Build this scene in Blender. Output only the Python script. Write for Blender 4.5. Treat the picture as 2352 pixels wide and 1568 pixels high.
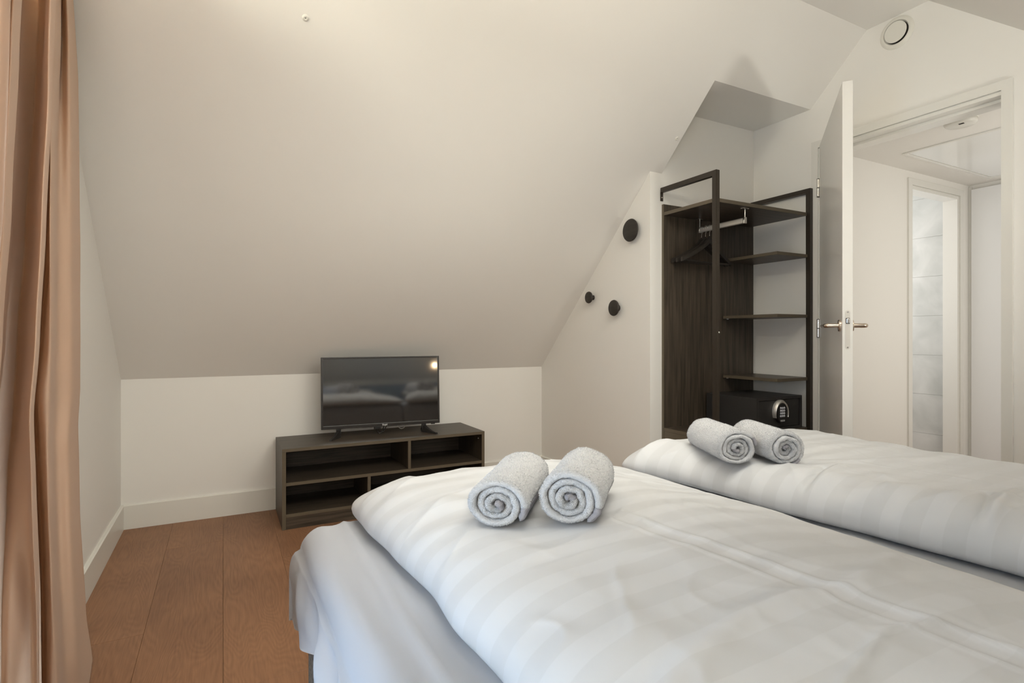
import bpy, bmesh, math, random
from math import sin, cos, pi, sqrt, exp
from mathutils import Vector, Matrix, noise
random.seed(7)
S = bpy.context.scene
for o in list(bpy.data.objects): bpy.data.objects.remove(o, do_unlink=True)
C = bpy.context.collection

# ------------------------------------------------------------------ room measures (metres)
XL = -0.494                      # left gable wall
XD = 3.059                       # right wall with the door
XR = 2.179; XC = 2.267           # partition end wall beside the wardrobe niche
YB = 3.6434; ZK = 0.8185         # low wall under the slope
SL = 0.9753                      # slope of the roof
YN = 2.426                       # back of the niche
ZN = 2.388                       # niche ceiling
ZF = 2.699                       # flat ridge ceiling
YF1 = YB - (ZF - ZK) / SL        # 1.715
YF0 = 1.423
SR = 0.90                        # slope behind the camera
YR = -0.62; ZR = ZF - SR * (YF0 - YR)
def zs(y): return ZK + SL * (YB - y)
YC = YB - (ZN - ZK) / SL

# ------------------------------------------------------------------ camera, world, lights, exposure
cam = bpy.data.cameras.new('camera'); camo = bpy.data.objects.new('camera', cam); C.objects.link(camo)
cam.sensor_width = 36; cam.lens = 1258.9 / 2352 * 36; cam.shift_y = -14.1 / 2352; cam.clip_start = 0.02
camo.location = (0, 0, 1.06); camo.rotation_euler = (pi / 2, 0, -0.485)
S.camera = camo
vs = S.view_settings; vs.view_transform = 'Standard'; vs.look = 'None'; vs.gamma = 1; vs.use_curve_mapping = False
vs.exposure = -0.13
W = bpy.data.worlds.new('sky'); S.world = W; W.use_nodes = True
bg = W.node_tree.nodes['Background']; bg.inputs[0].default_value = (0.80, 0.90, 1.0, 1); bg.inputs[1].default_value = 1.0
def area(name, loc, rot, sx, sy, power, col, spread=pi):
    l = bpy.data.lights.new(name, 'AREA'); l.shape = 'RECTANGLE'; l.size = sx; l.size_y = sy
    l.energy = power; l.color = col; l.spread = spread
    o = bpy.data.objects.new(name, l); o.location = loc; o.rotation_euler = rot; C.objects.link(o); return o
LAMPS = ((1.75, -0.16, 1.02),)
FILL_LIGHTS = ((-0.20, -0.14, 1.13, 15), (2.45, -0.14, 1.13, 10))  # added fill lights out of view: position and power
def bulb(name, loc, power, col, r):
    l = bpy.data.lights.new(name, 'POINT'); l.energy = power; l.color = col; l.shadow_soft_size = r
    o = bpy.data.objects.new(name, l); o.location = loc; C.objects.link(o); return o
# daylight through the gable window, left of the camera (shines towards +X)
area('gable_window_daylight', (XL - 0.14, 0.93, 0.85), (0, -pi / 2, 0), 1.4, .95, 18, (0.44, 0.70, 1.0))
# added fill light in an invented gable opening under the ridge
area('ridge_fill_light', (XL - 0.14, 1.55, 2.24), (0, -pi / 2, 0), .42, .62, 44, (1.0, 0.96, 0.78))
# added fill light through an invented roof window behind the camera
area('roof_fill_light', (0.95, 0.85, ZF - SR * (YF0 - 0.85) + .12), (math.atan(SR), 0, 0), 1.9, 1.0, 52, (1.0, 0.96, 0.84))
# daylight in the hall and the shower room
area('hall_daylight', (3.9, 0.62, 1.3), (pi / 2, 0, -.45), 1.2, 1.6, 13, (1.0, 0.96, 0.87))
area('shower_room_daylight', (4.45, 3.25, 1.6), (-pi / 2, 0, 0), 0.8, 1.2, 14, (0.98, 0.99, 1.0))
WARM = (1.0, 0.88, 0.70)
for p_ in FILL_LIGHTS:      # added bounce fill behind the camera, thrown up and forward
    area('bounce_fill_light', (p_[0], p_[1], p_[2] + .004), (math.atan2(.55, -.83), 0, 0), .26, .10, p_[3], (1.0, 0.97, 0.88))
bulb('reading_lamp_bulb', (LAMPS[0][0], LAMPS[0][1] + .055, LAMPS[0][2]), 0.8, (1.0, 0.74, 0.46), 0.02)
bulb('pendant_bulb', (1.35, 1.02, 2.10), 7, WARM, 0.12)

# ------------------------------------------------------------------ helpers
ORG = {}
def root(name, loc, label, cat, group=None, rotz=0, rot=None):
    o = bpy.data.objects.new(name, None); o.empty_display_size = 0.1; C.objects.link(o)
    o.location = loc; o.rotation_euler = rot if rot else (0, 0, rotz)
    o['label'] = label; o['category'] = cat
    if group: o['group'] = group
    ORG[o.name] = Vector(loc) if (rotz == 0 and rot is None) else Vector((0, 0, 0))
    return o
def obj(name, bm, mat, parent=None, smooth=False, kind=None, label=None, cat=None, group=None, loc=None, angle=None):
    """bm in world coordinates (local ones below a rotated root)"""
    me = bpy.data.meshes.new(name)
    org = ORG[parent.name] if parent is not None else (Vector(loc) if loc else Vector((0, 0, 0)))
    for v in bm.verts: v.co -= org
    bmesh.ops.recalc_face_normals(bm, faces=bm.faces[:])
    if smooth:
        for f in bm.faces: f.smooth = True
        a = angle if angle else 0.7
        for e in bm.edges:
            if len(e.link_faces) == 2 and e.calc_face_angle(0) > a: e.smooth = False
    bm.to_mesh(me); bm.free()
    if mat: me.materials.append(mat)
    o = bpy.data.objects.new(name, me); C.objects.link(o)
    if parent is not None: o.parent = parent; ORG[o.name] = org
    else: o.location = org; ORG[o.name] = org
    if kind: o['kind'] = kind
    if label: o['label'] = label
    if cat: o['category'] = cat
    if group: o['group'] = group
    return o
def B(): return bmesh.new()
def box(bm, x0, x1, y0, y1, z0, z1, bev=0.0, seg=2):
    t = bmesh.new(); bmesh.ops.create_cube(t, size=1)
    for v in t.verts:
        v.co = Vector((x0 + (v.co.x + .5) * (x1 - x0), y0 + (v.co.y + .5) * (y1 - y0), z0 + (v.co.z + .5) * (z1 - z0)))
    if bev > 0: bmesh.ops.bevel(t, geom=t.edges[:], offset=bev, segments=seg, affect='EDGES', profile=0.6)
    merge(bm, t); return bm
def merge(bm, t, M=None):
    if M is not None: bmesh.ops.transform(t, matrix=M, verts=t.verts[:])
    me = bpy.data.meshes.new('tmp'); t.to_mesh(me); t.free(); bm.from_mesh(me); bpy.data.meshes.remove(me)
def prism(bm, pts, axis, a0, a1):
    """pts: 2-D polygon, extruded along axis from a0 to a1 (x: pts are (y,z); y: (x,z); z: (x,y))"""
    def P(p, a):
        return {'x': (a, p[0], p[1]), 'y': (p[0], a, p[1]), 'z': (p[0], p[1], a)}[axis]
    A = [bm.verts.new(P(p, a0)) for p in pts]; Bv = [bm.verts.new(P(p, a1)) for p in pts]
    n = len(pts)
    for i in range(n): bm.faces.new((A[i], A[(i + 1) % n], Bv[(i + 1) % n], Bv[i]))
    bm.faces.new(A); bm.faces.new(Bv[::-1]); return bm
def tube(bm, pts, r, n=12, cap=True, rr=None):
    pts = [Vector(p) for p in pts]; rings = []
    up = None
    for i, p in enumerate(pts):
        d = (pts[min(i + 1, len(pts) - 1)] - pts[max(i - 1, 0)]).normalized()
        if up is None:
            up = Vector((0, 0, 1)) if abs(d.z) < 0.9 else Vector((1, 0, 0))
        s = d.cross(up).normalized(); up = s.cross(d).normalized()
        q = rr[i] if rr else r
        rings.append([bm.verts.new(p + (s * cos(2 * pi * k / n) + up * sin(2 * pi * k / n)) * q) for k in range(n)])
    for a, b in zip(rings, rings[1:]):
        for k in range(n): bm.faces.new((a[k], a[(k + 1) % n], b[(k + 1) % n], b[k]))
    if cap: bm.faces.new(rings[0][::-1]); bm.faces.new(rings[-1])
    return bm
def lathe(bm, prof, M=None, n=32):
    """prof: list of (r, z); revolved about z"""
    t = bmesh.new(); rings = []
    for r, z in prof:
        if r < 1e-6: rings.append([t.verts.new((0, 0, z))])
        else: rings.append([t.verts.new((r * cos(2 * pi * k / n), r * sin(2 * pi * k / n), z)) for k in range(n)])
    for a, b in zip(rings, rings[1:]):
        for k in range(n):
            k2 = (k + 1) % n
            if len(a) == 1 and len(b) > 1: t.faces.new((a[0], b[k], b[k2]))
            elif len(b) == 1 and len(a) > 1: t.faces.new((a[k], a[k2], b[0]))
            elif len(a) > 1 and len(b) > 1: t.faces.new((a[k], a[k2], b[k2], b[k]))
    merge(bm, t, M); return bm
def toward(p, d):
    """matrix placing the z axis of a lathe along d at p"""
    return Matrix.Translation(Vector(p)) @ Vector((0, 0, 1)).rotation_difference(Vector(d).normalized()).to_matrix().to_4x4()
def grid(bm, rows, closed_u=False, closed_v=False):
    V = [[bm.verts.new(p) for p in r] for r in rows]
    nr, nc = len(V), len(V[0])
    for i in range(nr if closed_u else nr - 1):
        for j in range(nc if closed_v else nc - 1):
            bm.faces.new((V[i][j], V[i][(j + 1) % nc], V[(i + 1) % nr][(j + 1) % nc], V[(i + 1) % nr][j]))
    return V
def text(body, size, mat, parent, M, name='lettering', depth=0.0004, offset=0.0):
    cu = bpy.data.curves.new('t', 'FONT'); cu.body = body; cu.size = size; cu.extrude = depth; cu.offset = offset
    cu.align_x = 'CENTER'; cu.align_y = 'CENTER'
    to = bpy.data.objects.new('t', cu); C.objects.link(to); bpy.context.view_layer.update()
    me = bpy.data.meshes.new_from_object(to.evaluated_get(bpy.context.evaluated_depsgraph_get()))
    bpy.data.objects.remove(to); t = bmesh.new(); t.from_mesh(me); bpy.data.meshes.remove(me)
    bm = B(); merge(bm, t, M); return obj(name, bm, mat, parent)
def nz(x, y, z=0.0): return noise.noise(Vector((x, y, z)))
def sm(a, b, x):
    t = max(0., min(1., (x - a) / (b - a))); return t * t * (3 - 2 * t)

# ------------------------------------------------------------------ materials
def mat(name, col, rough=0.5, metal=0.0, spec=0.5, **k):
    m = bpy.data.materials.new(name); m.use_nodes = True
    p = m.node_tree.nodes['Principled BSDF']
    p.inputs['Base Color'].default_value = (*col, 1); p.inputs['Roughness'].default_value = rough
    p.inputs['Metallic'].default_value = metal; p.inputs['Specular IOR Level'].default_value = spec
    for a, b in k.items(): p.inputs[a].default_value = b
    return m
def N(m, t, **k):
    n = m.node_tree.nodes.new(t)
    for a, b in k.items(): setattr(n, a, b)
    return n
def L(m, a, b): m.node_tree.links.new(a, b)
def pr(m): return m.node_tree.nodes['Principled BSDF']
def bumped(m, scale, strength, dist=0.002, detail=3, stretch=None):
    tc = N(m, 'ShaderNodeTexCoord'); mp = N(m, 'ShaderNodeMapping'); nt = N(m, 'ShaderNodeTexNoise'); b = N(m, 'ShaderNodeBump')
    nt.inputs['Scale'].default_value = scale; nt.inputs['Detail'].default_value = detail
    if stretch: mp.inputs['Scale'].default_value = stretch
    b.inputs['Strength'].default_value = strength; b.inputs['Distance'].default_value = dist
    L(m, tc.outputs['Object'], mp.inputs[0]); L(m, mp.outputs[0], nt.inputs['Vector'])
    L(m, nt.outputs[0], b.inputs['Height']); L(m, b.outputs[0], pr(m).inputs['Normal']); return nt, mp
def varied(m, c0, c1, scale, stretch=(1, 1, 1), lo=0.3, hi=0.7, detail=4, dist=0.0):
    tc = N(m, 'ShaderNodeTexCoord'); mp = N(m, 'ShaderNodeMapping'); nt = N(m, 'ShaderNodeTexNoise'); r = N(m, 'ShaderNodeValToRGB')
    mp.inputs['Scale'].default_value = stretch; nt.inputs['Scale'].default_value = scale; nt.inputs['Detail'].default_value = detail
    nt.inputs['Distortion'].default_value = dist
    r.color_ramp.elements[0].color = (*c0, 1); r.color_ramp.elements[0].position = lo
    r.color_ramp.elements[1].color = (*c1, 1); r.color_ramp.elements[1].position = hi
    L(m, tc.outputs['Object'], mp.inputs[0]); L(m, mp.outputs[0], nt.inputs['Vector'])
    L(m, nt.outputs[0], r.inputs[0]); L(m, r.outputs[0], pr(m).inputs['Base Color']); return nt, r, mp
M_wall = mat('painted_plaster', (0.86, 0.84, 0.80), 0.85, spec=0.2); bumped(M_wall, 260, 0.10, 0.001)
M_gloss = mat('white_lacquer', (0.80, 0.785, 0.74), 0.22); bumped(M_gloss, 30, 0.02, 0.001)
M_hatch = mat('glossy_hatch', (0.84, 0.84, 0.82), 0.12); bumped(M_hatch, 8, 0.02, 0.001)
M_doorleaf = mat('white_door_paint', (0.80, 0.785, 0.75), 0.30)
bumped(M_doorleaf, 60, 0.02, 0.001)
M_base = mat('baseboard_paint', (0.80, 0.785, 0.73), 0.35); bumped(M_base, 60, 0.03, 0.001)
def wood_dark(name, axis):
    m = mat(name, (0.05, 0.04, 0.03), 0.42, spec=0.45)
    st = {'x': (1.2, 22, 22), 'z': (22, 22, 1.2), 'y': (22, 1.2, 22)}[axis]
    nt, r, mp = varied(m, (0.034, 0.026, 0.018), (0.088, 0.067, 0.048), 3.2, st, 0.32, 0.72, 6, 0.4)
    b = N(m, 'ShaderNodeBump'); b.inputs['Strength'].default_value = 0.25; b.inputs['Distance'].default_value = 0.001
    L(m, nt.outputs[0], b.inputs['Height']); L(m, b.outputs[0], pr(m).inputs['Normal']); return m
M_wx, M_wz, M_wy = wood_dark('dark_oak_grain_across', 'x'), wood_dark('dark_oak_grain_upright', 'z'), wood_dark('dark_oak_grain_deep', 'y')
M_edge = mat('dark_oak_edge_band', (0.115, 0.092, 0.062), 0.45); bumped(M_edge, 90, 0.1, 0.001)
M_steel = mat('dark_brown_steel', (0.030, 0.022, 0.015), 0.38, metal=0.0, spec=0.5); bumped(M_steel, 200, 0.03, 0.0005)
M_black = mat('black_plastic', (0.018, 0.016, 0.015), 0.38); bumped(M_black, 300, 0.03, 0.0003)
M_bezel = mat('tv_bezel', (0.030, 0.026, 0.024), 0.30); bumped(M_bezel, 300, 0.02, 0.0003)
M_screen = mat('tv_glass', (0.006, 0.0055, 0.005), 0.06, spec=0.5, IOR=2.8); bumped(M_screen, 3, 0.01, 0.0005)
M_safe = mat('safe_paint', (0.026, 0.024, 0.023), 0.42); bumped(M_safe, 500, 0.06, 0.0004)
M_chrome = mat('chrome', (0.80, 0.79, 0.77), 0.18, metal=1.0); bumped(M_chrome, 100, 0.01, 0.0002)
M_alu = mat('brushed_aluminium', (0.74, 0.71, 0.66), 0.38, metal=0.7); bumped(M_alu, 60, 0.05, 0.0003, stretch=(30, 1, 30))
M_nickel = mat('brushed_nickel', (0.72, 0.62, 0.52), 0.25, metal=1.0); bumped(M_nickel, 100, 0.03, 0.0003)
M_button = mat('pale_buttons', (0.62, 0.63, 0.68), 0.3); bumped(M_button, 100, 0.02, 0.0002)
M_letter = mat('pale_lettering', (0.62, 0.62, 0.62), 0.4); bumped(M_letter, 100, 0.01, 0.0002)
M_hook = mat('black_stained_wood', (0.022, 0.018, 0.014), 0.5); varied(M_hook, (0.018, 0.014, 0.011), (0.032, 0.026, 0.02), 5, (1, 1, 12)); 
M_white = mat('white_plastic', (0.78, 0.76, 0.70), 0.3); bumped(M_white, 60, 0.02, 0.0003)
M_darkslot = mat('dark_recess', (0.03, 0.025, 0.02), 0.7); bumped(M_darkslot, 60, 0.02, 0.0003)
M_lampmetal = mat('lamp_body', (0.6, 0.5, 0.35), 0.3, metal=0.8); bumped(M_lampmetal, 60, 0.02, 0.0003)
M_base_fab = mat('blue_grey_upholstery', (0.18, 0.23, 0.29), 0.95, spec=0.1)
varied(M_base_fab, (0.22, 0.29, 0.37), (0.44, 0.52, 0.60), 160, (1, 1, 1), 0.35, 0.65, 2)
bt, _ = bumped(M_base_fab, 260, 0.8, 0.002)
def linen(name, col, bs=900, st=0.10):
    m = mat(name, col, 0.75, spec=0.25); m.node_tree.nodes['Principled BSDF'].inputs['Sheen Weight'].default_value = 0.15
    bumped(m, bs, st, 0.0006); return m
M_sheet = linen('white_cotton', (0.79, 0.805, 0.85))
M_pillow = linen('pillow_cotton', (0.83, 0.82, 0.82))
def satin():
    m = mat('damask_stripe_cotton', (0.82, 0.81, 0.81), 0.6, spec=0.35); p = pr(m)
    tc = N(m, 'ShaderNodeTexCoord'); sx = N(m, 'ShaderNodeSeparateXYZ'); L(m, tc.outputs['Object'], sx.inputs[0])
    mu = N(m, 'ShaderNodeMath', operation='MULTIPLY'); mu.inputs[1].default_value = 1 / 0.079
    fr = N(m, 'ShaderNodeMath', operation='FRACT'); pp = N(m, 'ShaderNodeMath', operation='PINGPONG'); pp.inputs[1].default_value = 0.5
    L(m, sx.outputs[1], mu.inputs[0]); L(m, mu.outputs[0], fr.inputs[0]); L(m, fr.outputs[0], pp.inputs[0])
    r = N(m, 'ShaderNodeMapRange'); r.inputs['From Min'].default_value = 0.24; r.inputs['From Max'].default_value = 0.26
    L(m, pp.outputs[0], r.inputs['Value'])
    mx = N(m, 'ShaderNodeMix', data_type='RGBA'); mx.inputs[6].default_value = (0.570, 0.575, 0.585, 1); mx.inputs[7].default_value = (0.605, 0.611, 0.624, 1)
    L(m, r.outputs[0], mx.inputs[0]); L(m, mx.outputs[2], p.inputs['Base Color'])
    rr = N(m, 'ShaderNodeMapRange'); rr.inputs['To Min'].default_value = 0.55; rr.inputs['To Max'].default_value = 0.75
    L(m, r.outputs[0], rr.inputs['Value']); L(m, rr.outputs[0], p.inputs['Roughness'])
    nt = N(m, 'ShaderNodeTexNoise'); nt.inputs['Scale'].default_value = 900; b = N(m, 'ShaderNodeBump')
    b.inputs['Strength'].default_value = 0.08; b.inputs['Distance'].default_value = 0.0006
    L(m, tc.outputs['Object'], nt.inputs['Vector']); L(m, nt.outputs[0], b.inputs['Height']); L(m, b.outputs[0], p.inputs['Normal'])
    return m
M_duvet = satin()
M_terry = mat('white_terry', (0.62, 0.62, 0.63), 0.95, spec=0.1)
pr(M_terry).inputs['Sheen Weight'].default_value = 0.3; bumped(M_terry, 330, 0.9, 0.003, 4)
M_hem = mat('grey_ribbed_hem', (0.32, 0.31, 0.33), 0.9, spec=0.1); bumped(M_hem, 120, 0.8, 0.002, 1, (1, 8, 1))
def curtain_mat():
    m = mat('peach_curtain_cloth', (0.94, 0.74, 0.58), 0.55, spec=0.25); p = pr(m)
    p.inputs['Sheen Weight'].default_value = 0.2
    bumped(m, 800, 0.06, 0.0006)
    tr = N(m, 'ShaderNodeBsdfTranslucent'); tr.inputs[0].default_value = (0.85, 0.60, 0.42, 1)
    mx = N(m, 'ShaderNodeMixShader'); mx.inputs[0].default_value = 0.16
    L(m, p.outputs[0], mx.inputs[1]); L(m, tr.outputs[0], mx.inputs[2])
    L(m, mx.outputs[0], m.node_tree.nodes['Material Output'].inputs['Surface']); return m
M_curt = curtain_mat()
def plank_mat():
    m = mat('oak_plank', (0.26, 0.14, 0.09), 0.48, spec=0.35); p = pr(m)
    tc = N(m, 'ShaderNodeTexCoord'); oi = N(m, 'ShaderNodeObjectInfo'); ad = N(m, 'ShaderNodeVectorMath', operation='ADD')
    sc = N(m, 'ShaderNodeVectorMath', operation='SCALE'); sc.inputs[3].default_value = 17.0
    cx = N(m, 'ShaderNodeCombineXYZ')
    for i in range(3): L(m, oi.outputs['Random'], cx.inputs[i])
    L(m, cx.outputs[0], sc.inputs[0]); L(m, tc.outputs['Object'], ad.inputs[0]); L(m, sc.outputs[0], ad.inputs[1])
    # cathedral figure: contour lines of a stretched noise field
    mp = N(m, 'ShaderNodeMapping'); mp.inputs['Scale'].default_value = (5.5, 0.95, 1); L(m, ad.outputs[0], mp.inputs[0])
    n1 = N(m, 'ShaderNodeTexNoise'); n1.inputs['Scale'].default_value = 1.15; n1.inputs['Detail'].default_value = 1.5; n1.inputs['Distortion'].default_value = 0.3
    L(m, mp.outputs[0], n1.inputs['Vector'])
    mu = N(m, 'ShaderNodeMath', operation='MULTIPLY'); mu.inputs[1].default_value = 34; L(m, n1.outputs[0], mu.inputs[0])
    pp = N(m, 'ShaderNodeMath', operation='PINGPONG'); pp.inputs[1].default_value = 0.5; L(m, mu.outputs[0], pp.inputs[0])
    # fine pores
    mp2 = N(m, 'ShaderNodeMapping'); mp2.inputs['Scale'].default_value = (170, 9, 1); L(m, ad.outputs[0], mp2.inputs[0])
    n2 = N(m, 'ShaderNodeTexNoise'); n2.inputs['Scale'].default_value = 1.0; n2.inputs['Detail'].default_value = 3; L(m, mp2.outputs[0], n2.inputs['Vector'])
    n3 = N(m, 'ShaderNodeTexNoise'); n3.inputs['Scale'].default_value = 3.0; n3.inputs['Detail'].default_value = 3; L(m, ad.outputs[0], n3.inputs['Vector'])
    a1 = N(m, 'ShaderNodeMath', operation='MULTIPLY'); a1.inputs[1].default_value = 0.30; L(m, pp.outputs[0], a1.inputs[0])
    a2 = N(m, 'ShaderNodeMath', operation='MULTIPLY_ADD'); a2.inputs[1].default_value = 0.55; L(m, n2.outputs[0], a2.inputs[0]); L(m, a1.outputs[0], a2.inputs[2])
    a3 = N(m, 'ShaderNodeMath', operation='MULTIPLY_ADD'); a3.inputs[1].default_value = 0.55; L(m, n3.outputs[0], a3.inputs[0]); L(m, a2.outputs[0], a3.inputs[2])
    a4 = N(m, 'ShaderNodeMath', operation='MULTIPLY_ADD'); a4.inputs[1].default_value = 0.13; L(m, oi.outputs['Random'], a4.inputs[0]); L(m, a3.outputs[0], a4.inputs[2])
    r = N(m, 'ShaderNodeValToRGB'); r.color_ramp.elements[0].position = 0.35; r.color_ramp.elements[1].position = 0.95
    r.color_ramp.elements[0].color = (0.172, 0.082, 0.042, 1); r.color_ramp.elements[1].color = (0.340, 0.175, 0.092, 1)
    L(m, a4.outputs[0], r.inputs[0]); L(m, r.outputs[0], p.inputs['Base Color'])
    b = N(m, 'ShaderNodeBump'); b.inputs['Strength'].default_value = 0.35; b.inputs['Distance'].default_value = 0.0012
    L(m, a2.outputs[0], b.inputs['Height']); L(m, b.outputs[0], p.inputs['Normal']); return m
M_plank = plank_mat()
M_tile = mat('stone_tile', (0.62, 0.63, 0.61), 0.45); nt_, _, _ = varied(M_tile, (0.56, 0.57, 0.55), (0.72, 0.72, 0.70), 4.5, (1, 1, 1), 0.35, 0.7, 8, 0.5)
M_grout = mat('grout', (0.74, 0.74, 0.72), 0.9); bumped(M_grout, 300, 0.2, 0.0005)
def pane_mat():
    m = bpy.data.materials.new('window_glass'); m.use_nodes = True; nt = m.node_tree; nt.nodes.remove(pr(m))
    t = N(m, 'ShaderNodeBsdfTransparent'); g = N(m, 'ShaderNodeBsdfGlossy'); g.inputs['Roughness'].default_value = 0.02
    f = N(m, 'ShaderNodeFresnel'); mx = N(m, 'ShaderNodeMixShader')
    L(m, f.outputs[0], mx.inputs[0]); L(m, t.outputs[0], mx.inputs[1]); L(m, g.outputs[0], mx.inputs[2])
    L(m, mx.outputs[0], nt.nodes['Material Output'].inputs['Surface']); return m
M_pane = pane_mat()
M_shade = mat('lamp_glass', (0.9, 0.8, 0.6), 0.5); pr(M_shade).inputs['Emission Color'].default_value = (1, 0.72, 0.42, 1); pr(M_shade).inputs['Emission Strength'].default_value = 25
M_ground = mat('hall_floor_board', (0.26, 0.15, 0.10), 0.5); varied(M_ground, (0.2, 0.11, 0.07), (0.3, 0.18, 0.12), 3, (1, 8, 1))

# ------------------------------------------------------------------ the room shell
def st(name, bm, m=None, parent=None): return obj(name, bm, m or M_wall, parent, kind='structure')
T = 0.12
# floor: sub-floor slab with the planks laid on it as parts
fl = st('floor', box(B(), XL - T, XD + T, YR - T, YB + T, -0.10, -0.008), M_darkslot)
pw = 0.25; k = 0
seams = {-2: 2.33, -1: 3.20, 0: 1.845, 1: 2.82, 2: 2.05, 3: 3.1, 4: 1.7, 5: 2.6, 6: 3.3, 7: 2.0, 8: 2.9, 9: 1.6, 10: 2.45, 11: 3.0, 12: 2.2}
for c in range(-2, 13):
    x0 = max(c * pw, XL); x1 = min((c + 1) * pw, XD)
    if x1 - x0 < 0.01: continue
    cuts = [YB, seams[c]]
    while cuts[-1] - 1.52 > YR: cuts.append(cuts[-1] - 1.52)
    cuts.append(YR)
    for a, b in zip(cuts, cuts[1:]):
        if a - b < 0.01: continue
        cx, cy = (x0 + x1) / 2, (a + b) / 2
        bm = box(B(), x0 + .0003, x1 - .0003, b + .0003, a - .0003, -0.008, 0.0, 0.0007, 1)
        p = obj('plank', bm, M_plank, fl); 
# left gable wall with its window opening
WY0, WY1, WZ0, WZ1 = 0.42, 1.45, 0.08, 1.60
bm = B()
gable = lambda y: min(ZF, zs(y)) if y > 1.5 else min(ZF, ZF - SR * (YF0 - y))
prism(bm, [(WY1 + .01, 0), (YB + .1, 0), (YB + .1, zs(YB + .1)), (1.88, zs(1.88)), (1.88, 2.02), (WY1 + .01, 2.02)], 'x', XL - T, XL)
prism(bm, [(WY1, 0), (WY1 + .01, 0), (WY1 + .01, 2.02), (WY1, 2.02)], 'x', XL - T, XL)
prism(bm, [(YR - .1, 0), (WY0, 0), (WY0, gable(WY0)), (YR - .1, gable(YR - .1))], 'x', XL - T, XL)
prism(bm, [(WY0, 0), (WY1, 0), (WY1, WZ0), (WY0, WZ0)], 'x', XL - T, XL)
UY0, UY1, UZ0, UZ1 = 1.22, 1.88, 2.02, 2.46  # invented upper opening, lets the added ridge light in
prism(bm, [(WY0, WZ1), (WY1, WZ1), (WY1, UZ0), (UY0, UZ0), (UY0, gable(UY0)), (WY0, gable(WY0))], 'x', XL - T, XL)
prism(bm, [(UY0, UZ1), (UY1, UZ1), (UY1, gable(UY1)), (YF1, ZF), (YF0, ZF), (UY0, gable(UY0))], 'x', XL - T, XL)
bmesh.ops.remove_doubles(bm, verts=bm.verts[:], dist=1e-5)
st('wall_left', bm)
# window in the gable
def window(name, x0, x1, y0, y1, z0, z1, mull):
    bm = B(); w = 0.055
    box(bm, x0, x1, y0, y0 + w, z0, z1, .003); box(bm, x0, x1, y1 - w, y1, z0, z1, .003)
    box(bm, x0, x1, y0 + w, y1 - w, z0, z0 + w, .003); box(bm, x0, x1, y0 + w, y1 - w, z1 - w, z1, .003)
    for m_ in mull: box(bm, x0, x1, m_ - .03, m_ + .03, z0 + w, z1 - w, .003)
    f = st(name, bm, M_gloss)
    edges = [y0 + w] + [v for m_ in mull for v in (m_ - .03, m_ + .03)] + [y1 - w]
    for a, b in zip(edges[::2], edges[1::2]):
        obj('pane', box(B(), (x0 + x1) / 2 - .003, (x0 + x1) / 2 + .003, a, b, z0 + w, z1 - w), M_pane, f)
    return f
window('window_1', XL - .10, XL - .04, WY0, WY1, WZ0, WZ1, [])
window('window_added_ridge', XL - .10, XL - .04, UY0, UY1, UZ0, UZ1, [])  # invented window in front of the added ridge light
# knee walls
st('wall_back', box(B(), XL, XR + 0.03, YB, YB + T, 0, ZK + .02))
st('wall_front', box(B(), XL, XD, YR - T, YR, 0, ZR + .02))
# partition end wall (hooks) and the wall behind the wardrobe
bm = prism(B(), [(YN, 0), (YB, 0), (YB, ZK), (YN, zs(YN))], 'x', XR, XR + 0.06)
st('wall_right', bm)
bm = prism(B(), [(XR + .06, 0), (XD, 0), (XD, ZN), (XC - .02, ZN), (XC - .02, zs(YN) + .02), (XR + .06, zs(YN) + .02)], 'y', YN, YN + 0.08)
st('wall_niche', bm)
st('wall_niche_cheek', prism(B(), [(YC + .006, ZN + .001), (YN + .02, zs(YN + .02) + .006), (YN + .02, ZN + .001)], 'x', XC - 0.03, XC - .001))
st('ceiling_niche', prism(B(), [(YC, ZN), (YN + .08, ZN), (YN + .08, ZN + .05), (YC - .05, ZN + .05)], 'x', XC, XD))
# slope, flat ridge and rear slope
th = 0.10
bm = B()
def slab(bm, x0, x1, ya, yb, f):
    prism(bm, [(ya, f(ya)), (yb, f(yb)), (yb, f(yb) + th), (ya, f(ya) + th)], 'x', x0, x1)
slab(bm, XL, XC, YF1, YB + .05, zs); slab(bm, XC, XD, YF1, YC, zs)
st('ceiling_slope', bm)
st('ceiling', box(B(), XL, XD, YF0, YF1, ZF, ZF + th))
rf = lambda y: ZF - SR * (YF0 - y)
RX0, RX1, RY0, RY1 = 0.05, 1.85, 0.50, 1.20  # opening for the invented roof window
bm = B(); slab(bm, XL, RX0, YR - .05, YF0, rf); slab(bm, RX1, XD, YR - .05, YF0, rf); slab(bm, RX0, RX1, RY1, YF0, rf); slab(bm, RX0, RX1, YR - .05, RY0, rf)
st('ceiling_rear_slope', bm)
bm = B(); w = .05
slab_f = lambda x0, x1, ya, yb: prism(bm, [(ya, rf(ya) + .02), (yb, rf(yb) + .02), (yb, rf(yb) + .07), (ya, rf(ya) + .07)], 'x', x0, x1)
slab_f(RX0, RX0 + w, RY0, RY1); slab_f(RX1 - w, RX1, RY0, RY1); slab_f(RX0 + w, RX1 - w, RY0, RY0 + w); slab_f(RX0 + w, RX1 - w, RY1 - w, RY1)
wf = st('window_added_roof', bm, M_gloss)  # frame of the roof window added for its light
obj('pane', prism(B(), [(RY0 + w, rf(RY0 + w) + .04), (RY1 - w, rf(RY1 - w) + .04), (RY1 - w, rf(RY1 - w) + .046), (RY0 + w, rf(RY0 + w) + .046)], 'x', RX0 + w, RX1 - w), M_pane, wf)
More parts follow.
